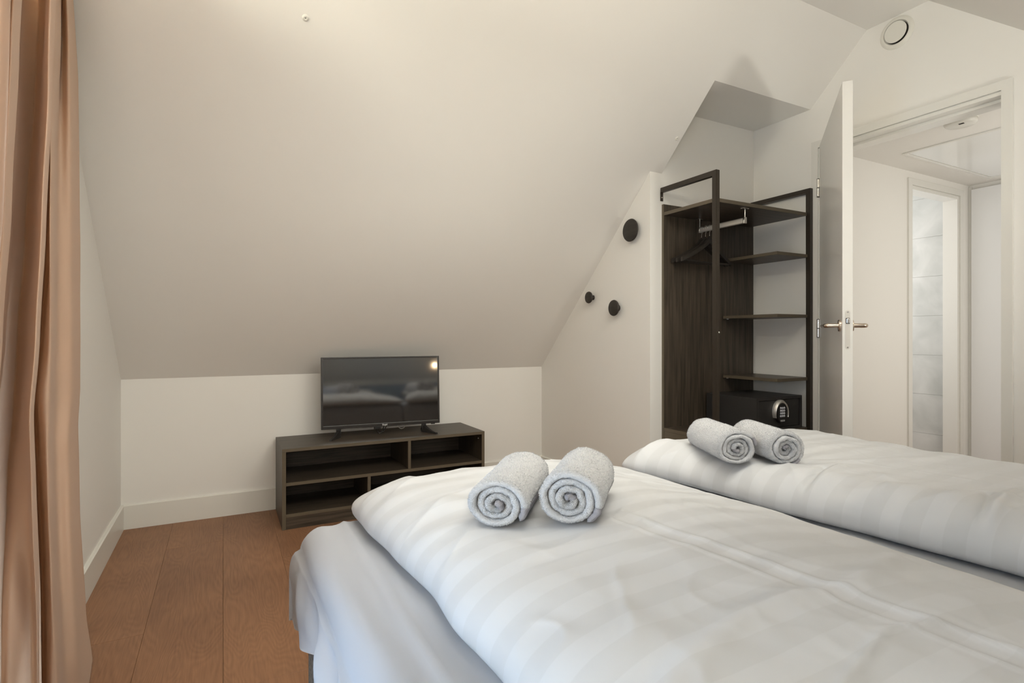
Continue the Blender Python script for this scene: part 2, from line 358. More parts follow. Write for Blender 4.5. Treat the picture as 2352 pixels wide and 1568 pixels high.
# right wall with the doorway
DY0, DY1, DZ = 1.118, 1.985, 2.142      # rough opening
prof = lambda y: min(ZF, zs(y), ZF - SR * (YF0 - y))
bm = B()
prism(bm, [(DY1, 0), (YN + .08, 0), (YN + .08, ZN), (YC, ZN), (DY1, prof(DY1))], 'x', XD, XD + T)
prism(bm, [(YR - .1, 0), (DY0, 0), (DY0, prof(DY0)), (YR - .1, prof(YR - .1))], 'x', XD, XD + T)
prism(bm, [(DY0, DZ), (DY1, DZ), (DY1, prof(DY1)), (YF1, ZF), (YF0, ZF), (DY0, prof(DY0))], 'x', XD, XD + T)
bmesh.ops.remove_doubles(bm, verts=bm.verts[:], dist=1e-5)
st('wall_door', bm)
# door frame: architraves, lining with a rebate and the door stop
def frame_around(bm, y0, y1, z1, x0, x1, wd):
    """mitred frame in the YZ plane, outer size y0..y1 x 0..z1, member width wd"""
    prism(bm, [(y0, 0), (y0 + wd, 0), (y0 + wd, z1 - wd), (y0, z1)], 'x', x0, x1)
    prism(bm, [(y1 - wd, 0), (y1, 0), (y1, z1), (y1 - wd, z1 - wd)], 'x', x0, x1)
    prism(bm, [(y0, z1), (y0 + wd, z1 - wd), (y1 - wd, z1 - wd), (y1, z1)], 'x', x0, x1)
FY0, FY1, FZ = 1.097, 2.022, 2.186
bm = B(); frame_around(bm, FY0, FY1, FZ, XD - 0.013, XD, 0.040)
fr = st('trim_1', bm, M_gloss)
bm = B(); frame_around(bm, DY0, DY1, DZ, XD - 0.006, XD + 0.045, 0.016)
frame_around(bm, DY0, DY1, DZ, XD + 0.045, XD + T + .01, 0.030)
st('trim_2', bm, M_gloss)
# strike plate on the near jamb
bm = box(B(), XD + 0.012, XD + 0.034, DY0 + 0.015, DY0 + 0.0175, 1.02, 1.17, .0005, 1); 
obj('strike_plate', bm, M_alu, loc=(XD + .02, DY0 + .016, 1.0), label='thin metal strike plate on the near door jamb, right edge of doorway', cat='strike plate')
# baseboards
zb = 0.133
def bb(name, bm): return st(name, bm, M_base)
bb('baseboard_back', prism(B(), [(YB, 0), (YB - .015, 0), (YB - .015, zb - .005), (YB - .010, zb), (YB, zb)], 'x', XL + .015, XR))
bb('baseboard_left', prism(B(), [(XL, 0), (XL + .015, 0), (XL + .015, zb - .005), (XL + .010, zb), (XL, zb)], 'y', YR, YB))
bb('baseboard_right', prism(B(), [(XR, 0), (XR - .015, 0), (XR - .015, zb - .005), (XR - .010, zb), (XR, zb)], 'y', YN, YB - .015))
bb('baseboard_door', prism(B(), [(XD, 0), (XD - .015, 0), (XD - .015, zb - .005), (XD - .010, zb), (XD, zb)], 'y', YR, FY0))

# ------------------------------------------------------------------ hall and shower room beyond the door
HZ, HY, HX = 2.20, 2.08, 5.05
XH = XD + T
st('floor', box(B(), XH, HX + .9, 0.4, 3.5, -0.1, 0), M_ground)
bm = box(B(), XH, HX + .6, 0.40, HY, HZ, HZ + .08)
st('ceiling_hall', bm)
bx0, bx1, bzt = 4.225, 4.885, 2.10          # doorway to the shower room
bm = box(B(), XH, bx0, HY, HY + .08, 0, HZ); box(bm, bx1, HX, HY, HY + .08, 0, HZ); box(bm, bx0, bx1, HY, HY + .08, bzt, HZ)
bmesh.ops.remove_doubles(bm, verts=bm.verts[:], dist=1e-5); st('wall_hall', bm)
st('wall_hall_end', box(B(), HX, HX + .1, 0.4, HY + .08, 0, HZ))
st('wall_hall_near', box(B(), XH, HX, 0.32, 0.40, 0, HZ))
def frame_y(bm, x0, x1, z1, y0, y1, wd):
    prism(bm, [(x0, 0), (x0 + wd, 0), (x0 + wd, z1 - wd), (x0, z1)], 'y', y0, y1)
    prism(bm, [(x1 - wd, 0), (x1, 0), (x1, z1), (x1 - wd, z1 - wd)], 'y', y0, y1)
    prism(bm, [(x0, z1), (x0 + wd, z1 - wd), (x1 - wd, z1 - wd), (x1, z1)], 'y', y0, y1)
bm = B(); frame_y(bm, 4.185, 4.94, 2.150, HY - .012, HY, .045)
frame_y(bm, bx0, bx1, bzt, HY - .004, HY + .09, .022)
st('trim_3', bm, M_gloss)
# shower room: tiled wall and shell
st('wall_shower_left', box(B(), 3.75, 3.83, HY + .08, 3.42, 0, 2.3)); st('wall_shower_back', box(B(), 3.83, 5.0, 3.40, 3.48, 0, 2.3))
st('ceiling_shower', box(B(), 3.75, 5.1, HY + .08, 3.48, 2.3, 2.36))
tw = st('wall_shower_tiled', box(B(), 4.925, 5.03, HY + .08, 3.42, 0, 2.3), M_grout)
tmesh = None
for r_ in range(8):
    for c_ in range(3):
        z0 = -0.025 + r_ * 0.310; y0 = HY + .085 + (c_ - (0.5 if r_ % 2 else 0)) * 0.602
        y1 = min(y0 + .6, 3.395); y0 = max(y0, HY + .083)
        if y1 - y0 < .02: continue
        obj('tile', box(B(), 4.9205, 4.926, y0, y1, z0, min(z0 + .3085, 2.298), .0008, 1), M_tile, tw)
# white door at the end of the hall
d2 = st('door_2', box(B(), HX - .030, HX - .001, 0.98, 2.055, 0.01, 2.165, .002, 1), mat('bright_white_door', (0.86, 0.86, 0.86), 0.3))
bumped(d2.data.materials[0], 60, .02, .0005)
obj('door_handle', tube(tube(B(), [(HX - .03, 1.06, 1.08), (HX - .09, 1.06, 1.08)], .009), [(HX - .085, 1.06, 1.08), (HX - .085, 1.18, 1.08)], .009), M_nickel, d2, smooth=True)
bm = box(B(), HX - .012, HX, 2.059, HY - .001, 0, 2.19); st('trim_4', bm, M_gloss)
# loft hatch in the hall ceiling
h = root('loft_hatch', (4.2, 1.2, HZ), 'glossy white loft hatch panel in the hall ceiling seen through the doorway', 'hatch')
bm = B(); x0, x1, y0, y1 = 3.765, 4.90, 0.55, 1.90
for a in ((x0, x0 + .02, y0, y1), (x1 - .02, x1, y0, y1), (x0 + .02, x1 - .02, y0, y0 + .02), (x0 + .02, x1 - .02, y1 - .02, y1)):
    box(bm, a[0], a[1], a[2], a[3], HZ - .008, HZ + .0005, .002, 1)
obj('hatch_frame', bm, M_gloss, h)
obj('hatch_panel', box(B(), x0 + .024, x1 - .024, y0 + .024, y1 - .024, HZ - .004, HZ + .001, .001, 1), M_hatch, h)
# smoke detector
d = root('smoke_detector', (3.44, 1.455, HZ), 'round white smoke detector on the hall ceiling beyond the doorway', 'smoke detector')
obj('base_plate', lathe(B(), [(0, 0), (.073, 0), (.075, -.004), (.073, -.009), (0, -.009)], Matrix.Translation((3.44, 1.455, HZ)), 48), M_white, d, smooth=True)
obj('cover', lathe(B(), [(.066, -.009), (.070, -.013), (.071, -.022), (.066, -.030), (.058, -.035), (0, -.037)], Matrix.Translation((3.44, 1.455, HZ)), 48), M_white, d, smooth=True)
obj('test_button', box(B(), 3.40, 3.412, 1.425, 1.447, HZ - .0385, HZ - .034, .001), M_darkslot, d)

# ------------------------------------------------------------------ the open bedroom door
HG = Vector((3.046, 1.972, 0)); free = Vector((2.362, 1.427, 0)); dv = free - HG; DW = dv.length
dr = bpy.data.objects.new('door_1', None); C.objects.link(dr); dr.location = HG; dr.rotation_euler = (0, 0, math.atan2(dv.y, dv.x))
dr['kind'] = 'structure'; ORG[dr.name] = Vector((0, 0, 0)); dr['label'] = 'white bedroom door standing open towards the wardrobe'
DT = 0.040
# local: x along the leaf from the hinges, +y towards the camera side
obj('door_leaf', box(B(), 0.0, DW, 0.0, DT, 0.008, 2.154, .0015, 1), M_doorleaf, dr)
hz = 1.103; hx = DW - 0.055
for s, y in ((-1, 0.0), (1, DT)):
    hnd = obj('door_handle', lathe(B(), [(0, 0), (.026, 0), (.026, .006), (.024, .009), (0, .009)], toward((hx, y, hz), (0, s, 0)), 32), M_nickel, dr, smooth=True, angle=.5)
    bm = B(); pts = [(hx, y + s * .008, hz), (hx, y + s * .045, hz)]
    for k in range(1, 6):
        a = k / 5 * pi / 2; pts.append((hx - .012 * (1 - cos(a)), y + s * (.045 + .012 * sin(a)), hz))
    pts += [(hx - .04, y + s * .057, hz), (hx - .118, y + s * .057, hz), (hx - .124, y + s * .057, hz)]
    tube(bm, pts, .0095, 16, rr=[.0095] * (len(pts) - 1) + [.006])
    obj('lever', bm, M_nickel, hnd, smooth=True)
# lock face on the leaf edge
bm = B(); pts = []
for k in range(13): a = pi * k / 12; pts.append((DT / 2 + .009 * cos(a), 1.159 + .009 * sin(a)))
for k in range(13): a = pi + pi * k / 12; pts.append((DT / 2 + .009 * cos(a), 1.009 + .009 * sin(a)))
prism(bm, pts, 'x', DW - .001, DW + .0012)
lk = obj('lock_plate', bm, M_alu, dr)
obj('latch_bolt', box(B(), DW + .001, DW + .009, DT / 2 - .005, DT / 2 + .006, 1.112, 1.132, .002), M_chrome, lk)
obj('latch_slot', box(B(), DW + .0008, DW + .0018, DT / 2 - .007, DT / 2 + .0075, 1.1095, 1.1345), M_darkslot, lk)
for z in (1.160, 1.008): obj('screw', lathe(B(), [(0, .0018), (.003, .0018), (.0036, .001), (.0036, 0)], toward((DW + .001, DT / 2, z), (1, 0, 0)), 16), M_chrome, lk, smooth=True)
# hinges: barrel with two leaves, at the jamb
for i, zc in enumerate((1.912, 1.10, 0.27)):
    hr = obj('hinge', tube(tube(B(), [(-.004, -.006, zc + .002), (-.004, -.006, zc + .050)], .0075, 16), [(-.004, -.006, zc - .050), (-.004, -.006, zc - .002)], .0075, 16), M_chrome, dr, smooth=True)
    obj('knuckle_ring', tube(tube(tube(B(), [(-.004, -.006, zc - .0018), (-.004, -.006, zc + .0018)], .0078, 16), [(-.004, -.006, zc + .050), (-.004, -.006, zc + .053)], .0078, 16), [(-.004, -.006, zc - .053), (-.004, -.006, zc - .050)], .0078, 16), M_darkslot, hr, smooth=True)
    obj('hinge_leaf', box(B(), 0.001, .028, -.0015, 0.001, zc + .002, zc + .048, .0005, 1), M_alu, hr)

# ------------------------------------------------------------------ ventilation valve on the right wall
v = root('ventilation_valve', (XD, 1.567, 2.612), 'round white ventilation valve high on the wall above the door', 'ventilation valve')
Mx = toward((XD, 1.567, 2.612), (-1, 0, 0))
obj('outer_ring', lathe(B(), [(.081, 0), (.081, .002), (.077, .006), (.066, .012), (.060, .011), (.056, .004), (.054, .001)], Mx, 64), M_white, v, smooth=True)
obj('throat', lathe(B(), [(.056, .0012), (.0, .0012)], Mx, 48), M_darkslot, v)
obj('centre_disc', lathe(B(), [(.030, .004), (.050, .011), (.0525, .015), (.051, .018), (.0, .020)], Mx, 64), M_white, v, smooth=True)

# ------------------------------------------------------------------ screw caps on the slope
nrm = Vector((0, -SL, -1)).normalized()
for (x, y, lb) in ((0.273, 2.177, 'small white screw cap on the sloping ceiling, high above the television'), (2.236, 2.272, 'small white screw cap on the sloping ceiling beside the wardrobe niche')):
    sc = root('screw_cap', (x, y, zs(y)), lb, 'screw cap', 'white screw caps on the sloping ceiling')
    obj('cap', lathe(B(), [(.0125, 0), (.012, .002), (.009, .004), (.006, .0045), (.005, .003), (0, .003)], toward((x, y, zs(y)), nrm), 24), M_white, sc, smooth=True)
    obj('pin_hole', lathe(B(), [(.002, .0032), (0, .0034)], toward((x, y, zs(y)), nrm), 10), M_darkslot, sc)

# ------------------------------------------------------------------ wall hooks
def hook(y, z, r, out, lb):
    h = root('wall_hook', (XR, y, z), lb, 'wall hook', 'black round wall hooks')
    Mh = toward((XR, y, z), (-1, 0, 0))
    obj('stem', lathe(B(), [(r * .42, 0), (r * .36, out * .3), (r * .36, out - .012), (r * .5, out - .006)], Mh, 40), M_hook, h, smooth=True)
    obj('disc', lathe(B(), [(0, out - .012), (r * .7, out - .011), (r * .97, out - .006), (r, out - .001), (r * .97, out + .003), (r * .9, out + .005), (0, out + .006)], Mh, 56), M_hook, h, smooth=True)
hook(2.560, 1.686, 0.068, .034, 'largest black round wooden wall hook, nearest the wardrobe and highest')
hook(2.715, 1.230, 0.050, .036, 'middle-sized black round wall hook, the lower of the three')
hook(2.975, 1.311, 0.039, .038, 'smallest black round wall hook, leftmost beside the sloping ceiling')

# ------------------------------------------------------------------ open wardrobe in the niche
wr = root('open_wardrobe', (2.65, 2.2, 0), 'dark oak open wardrobe with brown steel frames standing in the niche', 'wardrobe')
X0, X1 = 2.268, 3.035; YF, YK = 2.025, 2.412
obj('back_panel', box(B(), X0, X1, YK - .003, YK + .013, 0.0, 1.823, .001, 1), M_wz, wr)
obj('back_panel_edge', box(B(), X0 - .0006, X0 + .0006, YK - .0034, YK + .0134, 0.0, 1.8232), M_edge, wr)
def board(name, x0, x1, y0, y1, z0, z1, m, edges='flr'):
    o = obj(name, box(B(), x0, x1, y0, y1, z0, z1, .0008, 1), m, wr)
    bm = B()
    if 'f' in edges: box(bm, x0, x1, y0 - .0006, y0 + .0002, z0 + .0006, z1 - .0006)
    if 'l' in edges: box(bm, x0 - .0006, x0 + .0002, y0, y1, z0 + .0006, z1 - .0006)
    obj('edge_band', bm, M_edge, o)
    return o
board('top_shelf', X0 + .002, X1 - .022, YF + .004, YK - .003, 1.757, 1.777, M_wx)
for z in (1.524, 1.172, 0.806): 
    s_ = board('shelf', 2.754, X1 - .004, YF + .004, YK - .006, z - .009, z + .009, M_wx)
    obj('shelf_bracket', lathe(B(), [(0, z - .013), (.007, z - .013), (.007, z - .009), (0, z - .009)], Matrix.Translation((2.775, YK - .022, 0)), 16), M_alu, s_)
board('bottom_shelf', X0 + .002, X1 - .004, YF + .006, YK - .003, 0.503, 0.523, M_wx)
board('side_panel', X0 + .002, X0 + .020, YF + .006, YK - .003, 0.0, 0.503, M_wy)
board('side_panel', X1 - .022, X1 - .004, YF + .006, YK - .003, 0.0, 0.503, M_wy)
board('plinth_shelf', X0 + .020, X1 - .022, YF + .02, YK - .003, 0.07, 0.088, M_wx)
board('divider', 2.66, 2.678, YF + .02, YK - .003, 0.088, 0.503, M_wy)
obj('peg_hole', lathe(B(), [(0, 0), (.003, 0), (.003, -.001), (0, -.001)], toward((X1 - .0225, 2.1, .46), (-1, 0, 0)), 10), M_alu, wr)
# side frames of square tube with a lug at the wall
t_ = 0.026
for i, xf in enumerate((2.2545, X1 - .012)):
    bm = B()
    ztop = 1.918
    prism(bm, [(YF - t_ / 2, 0), (YF + t_ / 2, 0), (YF + t_ / 2, ztop - t_), (YN - .004, ztop - t_), (YN - .004, ztop), (YF - t_ / 2, ztop)], 'x', xf - .002, xf + t_ - .002)
    bmesh.ops.bevel(bm, geom=[e for e in bm.edges], offset=.0015, segments=2, affect='EDGES')
    f = obj('side_frame', bm, M_steel, wr)
    obj('wall_lug', box(B(), xf, xf + t_ - .006, YN - .005, YN - .001, ztop - .075, ztop - t_ + .002, .0005, 1), M_steel, f)
    obj('screw', lathe(B(), [(0, .003), (.003, .0025), (.0045, 0)], toward((xf + t_ / 2 - .003, YN - .005, ztop - .055), (0, -1, 0)), 14), M_chrome, f)
obj('frame_screw', lathe(B(), [(0, .0015), (.004, .001), (.005, 0)], toward((2.2545 + t_ - .006, YF - t_ / 2, 1.075), (0, -1, 0)), 16), M_chrome, wr)
# clothes rail under the top shelf
RXc, RZ = 2.529, 1.690
bm = B(); pts = []
for k in range(17): a = pi * k / 16; pts.append((RXc + .0075 * cos(a), RZ + .0085 + .0075 * sin(a)))
for k in range(17): a = pi + pi * k / 16; pts.append((RXc + .0075 * cos(a), RZ - .0085 + .0075 * sin(a)))
prism(bm, pts, 'y', 2.062, 2.385)
rl = obj('clothes_rail', bm, M_alu, wr, smooth=True)
for y in (2.062, 2.383):
    bm = B(); box(bm, RXc - .010, RXc + .010, y - .006, y + .006, RZ - .018, RZ + .018, .004)
    tube(bm, [(RXc, y, RZ + .017), (RXc, y, 1.752)], .004, 12)
    box(bm, RXc - .022, RXc + .022, y - .010, y + .010, 1.7535, 1.757, .001)
    obj('rail_bracket', bm, M_chrome, rl, smooth=True, angle=.6)
# hangers
def hanger(y, dx, tilt, lb):
    g = root('coat_hanger', (RXc + dx, y, 0), lb, 'coat hanger', 'black wooden coat hangers on the rail', rotz=tilt)
    g.location = (RXc, y, RZ + .016)
    # local: x across, z down from the rail top
    w = 0.215
    bm = B(); n = 16; rows = []
    top = []
    for sgn in (-1, 1):
        arm = []
        for k in range(n + 1):
            t = k / n; x = sgn * w * t
            zc = -.092 - .118 * (t ** 1.05) - .018 * sin(pi * t) * 0.5 + .010 * exp(-(t / .12) ** 2)
            hgt = .013 + .010 * exp(-(t / .18) ** 2); 
            yb = .018 * t * t
            arm.append((x, yb, zc, hgt))
        rows = []
        for (x, yb, zc, hh) in arm:
            rows.append([(x, yb - .006, zc - hh), (x, yb + .006, zc - hh), (x, yb + .007, zc + hh * .6), (x, yb, zc + hh), (x, yb - .007, zc + hh * .6)])
        V = grid(bm, rows, closed_v=True); bm.faces.new(V[0][::-1]); bm.faces.new(V[-1])
    obj('shoulder_bar', bm, M_hook, g, smooth=True)
    obj('trouser_bar', tube(B(), [(-w * .93, .014, -.213), (0, .014, -.217), (w * .93, .014, -.213)], .0052, 12), M_hook, g, smooth=True)
    pts = []
    for k in range(0, 15):
        a = math.radians(-35 + 230 * k / 14); pts.append((.0165 * cos(a), 0, -.0135 + .0165 * sin(a)))
    pts = pts[::-1]
    pts = pts + [(.006, 0, -.034), (.0, 0, -.045), (0, 0, -.078)]
    obj('hook', tube(B(), pts, .0019, 10), M_chrome, g, smooth=True)
hanger(2.310, 0, 0.06, 'black wooden coat hanger at the front of the three on the rail')
hanger(2.340, 0, 0.02, 'black wooden coat hanger in the middle of the three on the rail')
hanger(2.370, 0, -0.02, 'black wooden coat hanger at the back of the three on the rail')
# safe
sf = root('hotel_safe', (2.79, 2.2, 0.523), 'black steel safe with an oval keypad on the wardrobe shelf', 'safe')
sx0, sx1, sy0, sy1, sz0, sz1 = 2.594, 2.985, 2.038, 2.392, 0.523, 0.712
bm = B(); box(bm, sx0, sx1, sy0 + .016, sy1, sz0, sz1, .003)
fw = .016
box(bm, sx0, sx0 + fw, sy0, sy0 + .02, sz0, sz1, .002); box(bm, sx1 - fw, sx1, sy0, sy0 + .02, sz0, sz1, .002)
box(bm, sx0 + fw - .002, sx1 - fw + .002, sy0, sy0 + .02, sz1 - fw, sz1, .002); box(bm, sx0 + fw - .002, sx1 - fw + .002, sy0, sy0 + .02, sz0, sz0 + fw, .002)
obj('safe_body', bm, M_safe, sf)
sd = obj('safe_door', box(B(), sx0 + fw + .002, sx1 - fw - .002, sy0 + .006, sy0 + .018, sz0 + fw + .002, sz1 - fw - .002, .001), M_safe, sf)
kx, kz = 2.788, 0.628; ky = sy0 + .006
def oval(cx, cz, a, b, n=48): return [(cx + a * cos(2 * pi * k / n), cz + b * sin(2 * pi * k / n)) for k in range(n)]
kp = obj('keypad', prism(B(), oval(kx + .004, kz - .004, .041, .062), 'y', ky - .020, ky), M_black, sf)
bm = B(); rows = []
for k in range(41):
    a = math.radians(-28 + 236 * k / 40); 
    wd = .017 * max(0.12, sin(pi * (k / 40)) ** .6)
    ro = (kx + .058 * cos(a), kz + .068 * sin(a)); ri = (kx + (.058 - wd * .95) * cos(a), kz + (.068 - wd) * sin(a))
    rows.append([(ro[0], ky, ro[1]), (ro[0], ky - .014, ro[1]), ((ro[0] + ri[0]) / 2, ky - .024, (ro[1] + ri[1]) / 2), (ri[0], ky - .022, ri[1]), (ri[0], ky, ri[1])])
V = grid(bm, rows); bm.faces.new(V[0]); bm.faces.new(V[-1][::-1])
obj('silver_arch', bm, M_alu, sf, smooth=True, label='silver arch around the keypad')
for r_ in range(4):
    for c_ in range(3):
        obj('button', lathe(B(), [(.0065, 0), (.0065, .002), (.005, .0035), (0, .004)], toward((kx - .010 + c_ * .0145 - .001, ky - .020, kz + .022 - r_ * .0150), (0, -1, 0)), 16), M_button, kp, smooth=True)
Mt = Matrix.Translation((kx + .004, ky - .0204, kz - .050)) @ Matrix.Rotation(pi / 2, 4, 'X')
text('YREDU', .0125, M_letter, kp, Mt, offset=.0003)

# ------------------------------------------------------------------ low television cabinet
tc_ = root('tv_cabinet', (0.89, 3.42, 0), 'low dark oak television cabinet with open compartments against the back wall', 'cabinet')
cx0, cx1, cy0, cy1, cz1 = 0.283, 1.4935, 3.214, 3.624, 0.441; bt_ = .018
def cb(name, x0, x1, y0, y1, z0, z1, m, e='f'):
    o = obj(name, box(B(), x0, x1, y0, y1, z0, z1, .0008, 1), m, tc_)
    if e:
        bm = B()
        if 'f' in e: box(bm, x0 + .0005, x1 - .0005, y0 - .0006, y0 + .0002, z0 + .0005, z1 - .0005)
        obj('edge_band', bm, M_edge, o)
    return o
cb('cabinet_top', cx0, cx1, cy0, cy1, cz1 - bt_, cz1, M_wx)
cb('side_panel', cx0, cx0 + .020, cy0, cy1 - .004, 0, cz1 - bt_, M_wz); cb('side_panel', cx1 - .020, cx1, cy0, cy1 - .004, 0, cz1 - bt_, M_wz)
cb('shelf', cx0 + .020, cx1 - .020, cy0 + .001, cy1 - .02, .237, .255, M_wx)
cb('bottom_board', cx0 + .020, cx1 - .020, cy0 + .001, cy1 - .02, .066, .084, M_wx)
cb('plinth', cx0 + .020, cx1 - .020, cy0 + .004, cy0 + .022, 0, .066, M_wx, '')
cb('back_board', cx0 + .020, cx1 - .020, cy1 - .02, cy1 - .008, .0, cz1 - bt_, M_wx, '')
cb('divider', .986, 1.004, cy0 + .001, cy1 - .02, .255, cz1 - bt_, M_wz)
cb('divider', .744, .762, cy0 + .001, cy1 - .02, .084, .237, M_wz)
for (x, z) in ((cx0 + .021, .150), (cx0 + .021, .10)):
    obj('shelf_peg', lathe(B(), [(0, .004), (.003, .004), (.004, 0)], toward((x, cy0 + .06, z), (1, 0, 0)), 12), M_alu, tc_)
obj('shelf_peg', lathe(B(), [(0, .004), (.003, .004), (.004, 0)], toward((cx1 - .021, cy0 + .05, .39), (-1, 0, 0)), 12), M_alu, tc_)

# ------------------------------------------------------------------ television
ta = math.atan2(3.359 - 3.429, 1.240 - .518)
tv = root('television', ((.518 + 1.240) / 2, (3.429 + 3.359) / 2, cz1), 'small flat black television standing on the low dark cabinet', 'television', rotz=ta)
TILT = Matrix.Translation((0, .014, .05)) @ Matrix.Rotation(-.05, 4, 'X') @ Matrix.Translation((0, -.014, -.05))
def tl(bm): bmesh.ops.transform(bm, matrix=TILT, verts=bm.verts[:]); return bm
hw = .3627; tz0, tz1 = .053, .486
bm = B(); b_ = .011; bb_ = .020
box(bm, -hw, hw, .004, .030, tz0, tz1, .003)
obj('housing', tl(bm), M_black, tv)
bm = B()
box(bm, -hw, -hw + b_, -.006, .006, tz0, tz1, .002); box(bm, hw - b_, hw, -.006, .006, tz0, tz1, .002)
box(bm, -hw + b_ - .001, hw - b_ + .001, -.006, .006, tz1 - b_, tz1, .002); box(bm, -hw + b_ - .001, hw - b_ + .001, -.006, .006, tz0, tz0 + bb_, .002)
bz = obj('bezel', tl(bm), M_bezel, tv)
obj('rear_cover', tl(box(B(), -.24, .24, .030, .062, tz0 + .03, tz1 - .12, .012)), M_black, tv)
obj('screen', tl(box(B(), -hw + b_ - .001, hw - b_ + .001, -.0015, .004, tz0 + bb_ - .001, tz1 - b_ + .001)), M_screen, tv)
text('Engel', .0145, M_letter, bz, TILT @ Matrix.Translation((.012, -.0064, tz0 + .010)) @ Matrix.Rotation(pi / 2, 4, 'X'), offset=.0003)
obj('sensor_bump', box(B(), -.052, -.012, -.003, .02, tz0 - .016, tz0 + .002, .003), M_black, tv)
obj('side_port', box(B(), hw - .055, hw - .03, .0, .018, tz0 - .005, tz0 + .001, .002), M_black, tv)
for sx in (-1, 1):
    bm = B()
    xc = sx * .262
    box(bm, xc - .014, xc + .014, .004, .024, .014, tz0 + .006, .004)
    for q in (-1, 1):      # front and rear foot arms
        rows = []
        for k in range(9):
            t = k / 8; yy = .014 + q * (.008 + .108 * t); xx = xc + sx * .055 * t * (1 if q < 0 else .2)
            zt = .036 * (1 - t) ** 1.8 + .010; wd = .012 - .005 * t
            rows.append([(xx - wd, yy, .0), (xx + wd, yy, .0), (xx + wd * .7, yy, zt), (xx - wd * .7, yy, zt)])
        V = grid(bm, rows, closed_v=True); bm.faces.new(V[0]); bm.faces.new(V[-1])
    obj('stand_foot', bm, M_black, tv, smooth=True, angle=.8)
# cables hanging below
def arc(x0, x1, y, z, sag, n=14): return [(x0 + (x1 - x0) * k / n, y, z - sag * sin(pi * k / n)) for k in range(n + 1)]
obj('black_cable', tube(tube(B(), arc(-.045, .020, .04, tz0 + .01, .058), .0028, 8), arc(-.02, .034, .045, tz0 + .01, .05), .0028, 8), M_black, tv, smooth=True)
obj('grey_cable', tube(B(), arc(.09, .165, .05, tz0 + .002, .032), .0018, 8), M_white, tv, smooth=True, label='thin pale grey cable')

# ------------------------------------------------------------------ curtain, window side
def ray_y(px, X):
    u = (px - 1176) / 1258.9; c, s = cos(.485), sin(.485)
    return X * (-u * s + c) / (u * c + s)
def interp(z, tab):
    if z >= tab[0][0]: return tab[0][1]
    for (za, a), (zb_, b) in zip(tab, tab[1:]):
        if z >= zb_:
            t = (za - z) / (za - zb_); t = t * t * (3 - 2 * t) * .5 + t * .5; return a + (b - a) * t
    return tab[-1][1]
ZA = [2.30, 1.91, 1.60, 1.30, 1.05, .90, .76, .50, .20, 0.0]
def tb(vals): return list(zip(ZA, vals))
eA = tb([163, 180, 183, 186, 187, 186, 179, 184, 198, 214])
eC = tb([141, 137, 130, 128, 128, 124, 122, 130, 142, 152])
eD = tb([134, 131, 122, 108, 93, 80, 84, 95, 99, 100])
eE = tb([100, 98, 85, 66, 48, 38, 25, 12, 8, 8])
eF = tb([92, 66, 45, 28, 8, -8, -20, -30, -30, -30])
eG = tb([47, 36, 26, 12, -14, -30, -45, -55, -40, -5])
cols = []
def col(off, e, X): cols.append((off, e, X))
def xi(base, bottom): return lambda z: base + (bottom - base) * sm(.9, 0, z)
col(0, eA, xi(-.430, -.372)); col(-9, eA, xi(-.405, -.352)); col(-22, eA, xi(-.396, -.350)); col(4, eC, xi(-.420, -.366)); col(-5, eC, xi(-.390, -.350)); col(-15, eC, xi(-.390, -.350))
col(9, eD, xi(-.412, -.372)); col(2, eD, xi(-.448, -.425)); col(-12, eD, xi(-.445, -.430)); col(-10, eD, xi(-.392, -.375)); col(-1.5, eD, xi(-.344, -.318)); col(-10, eD, xi(-.326, -.300)); col(-22, eD, xi(-.345, -.315))
col(8, eE, xi(-.378, -.328)); col(-8, eE, xi(-.400, -.334)); col(-18, eE, xi(-.396, -.332))
col(3, eF, xi(-.385, -.36)); col(-8, eF, xi(-.380, -.36)); col(-1, eF, xi(-.345, -.325)); col(-12, eF, xi(-.333, -.315)); col(-22, eF, xi(-.345, -.325))
col(2, eG, xi(-.400, -.38)); col(-14, eG, xi(-.390, -.38)); col(-2, eG, xi(-.330, -.31)); col(-16, eG, xi(-.312, -.295)); col(-40, eG, xi(-.318, -.30)); col(-70, eG, xi(-.345, -.33)); col(-95, eG, xi(-.375, -.36)); col(-125, eG, xi(-.35, -.33))
def catmull(P, sub):
    out = []
    for i in range(len(P) - 1):
        p0, p1, p2, p3 = P[max(i - 1, 0)], P[i], P[i + 1], P[min(i + 2, len(P) - 1)]
        for k in range(sub):
            t = k / sub
            out.append(tuple(0.5 * ((2 * b) + (-a + c) * t + (2 * a - 5 * b + 4 * c - d) * t * t + (-a + 3 * b - 3 * c + d) * t ** 3) for a, b, c, d in zip(p0, p1, p2, p3)))
    out.append(P[-1]); return out
rows = []; NZ = 110
for k in range(NZ + 1):
    z = 2.22 - (2.22 - 0.012) * k / NZ
    P = []
    for j, (off, e, X) in enumerate(cols):
        x = X(z) + .004 * nz(j * .9, z * 1.7, 3.1); P.append((x, ray_y(interp(z, e) + off, x)))
    line = catmull(P, 7)
    zz = z
    rows.append([(x + .0015 * nz(y * 9, z * 5, 1), min(y, 2.32), min(zz, gable(min(y, 2.3)) - .03)) for x, y in line])
cr = root('curtain', (-.38, 1.7, 0), 'peach full-length curtain drawn aside at the left gable window', 'curtain')
bm = B(); grid(bm, rows); bmesh.ops.solidify(bm, geom=bm.faces[:], thickness=.0012)
obj('curtain_cloth', bm, M_curt, cr, smooth=True, angle=2.5)
# rail the curtain hangs from
obj('curtain_rail', box(B(), XL + .002, -.33, .95, 1.95, 2.225, 2.245, .003), M_white, loc=(-.42, 1.4, 2.23), label='white curtain rail above the gable window', cat='curtain rail')

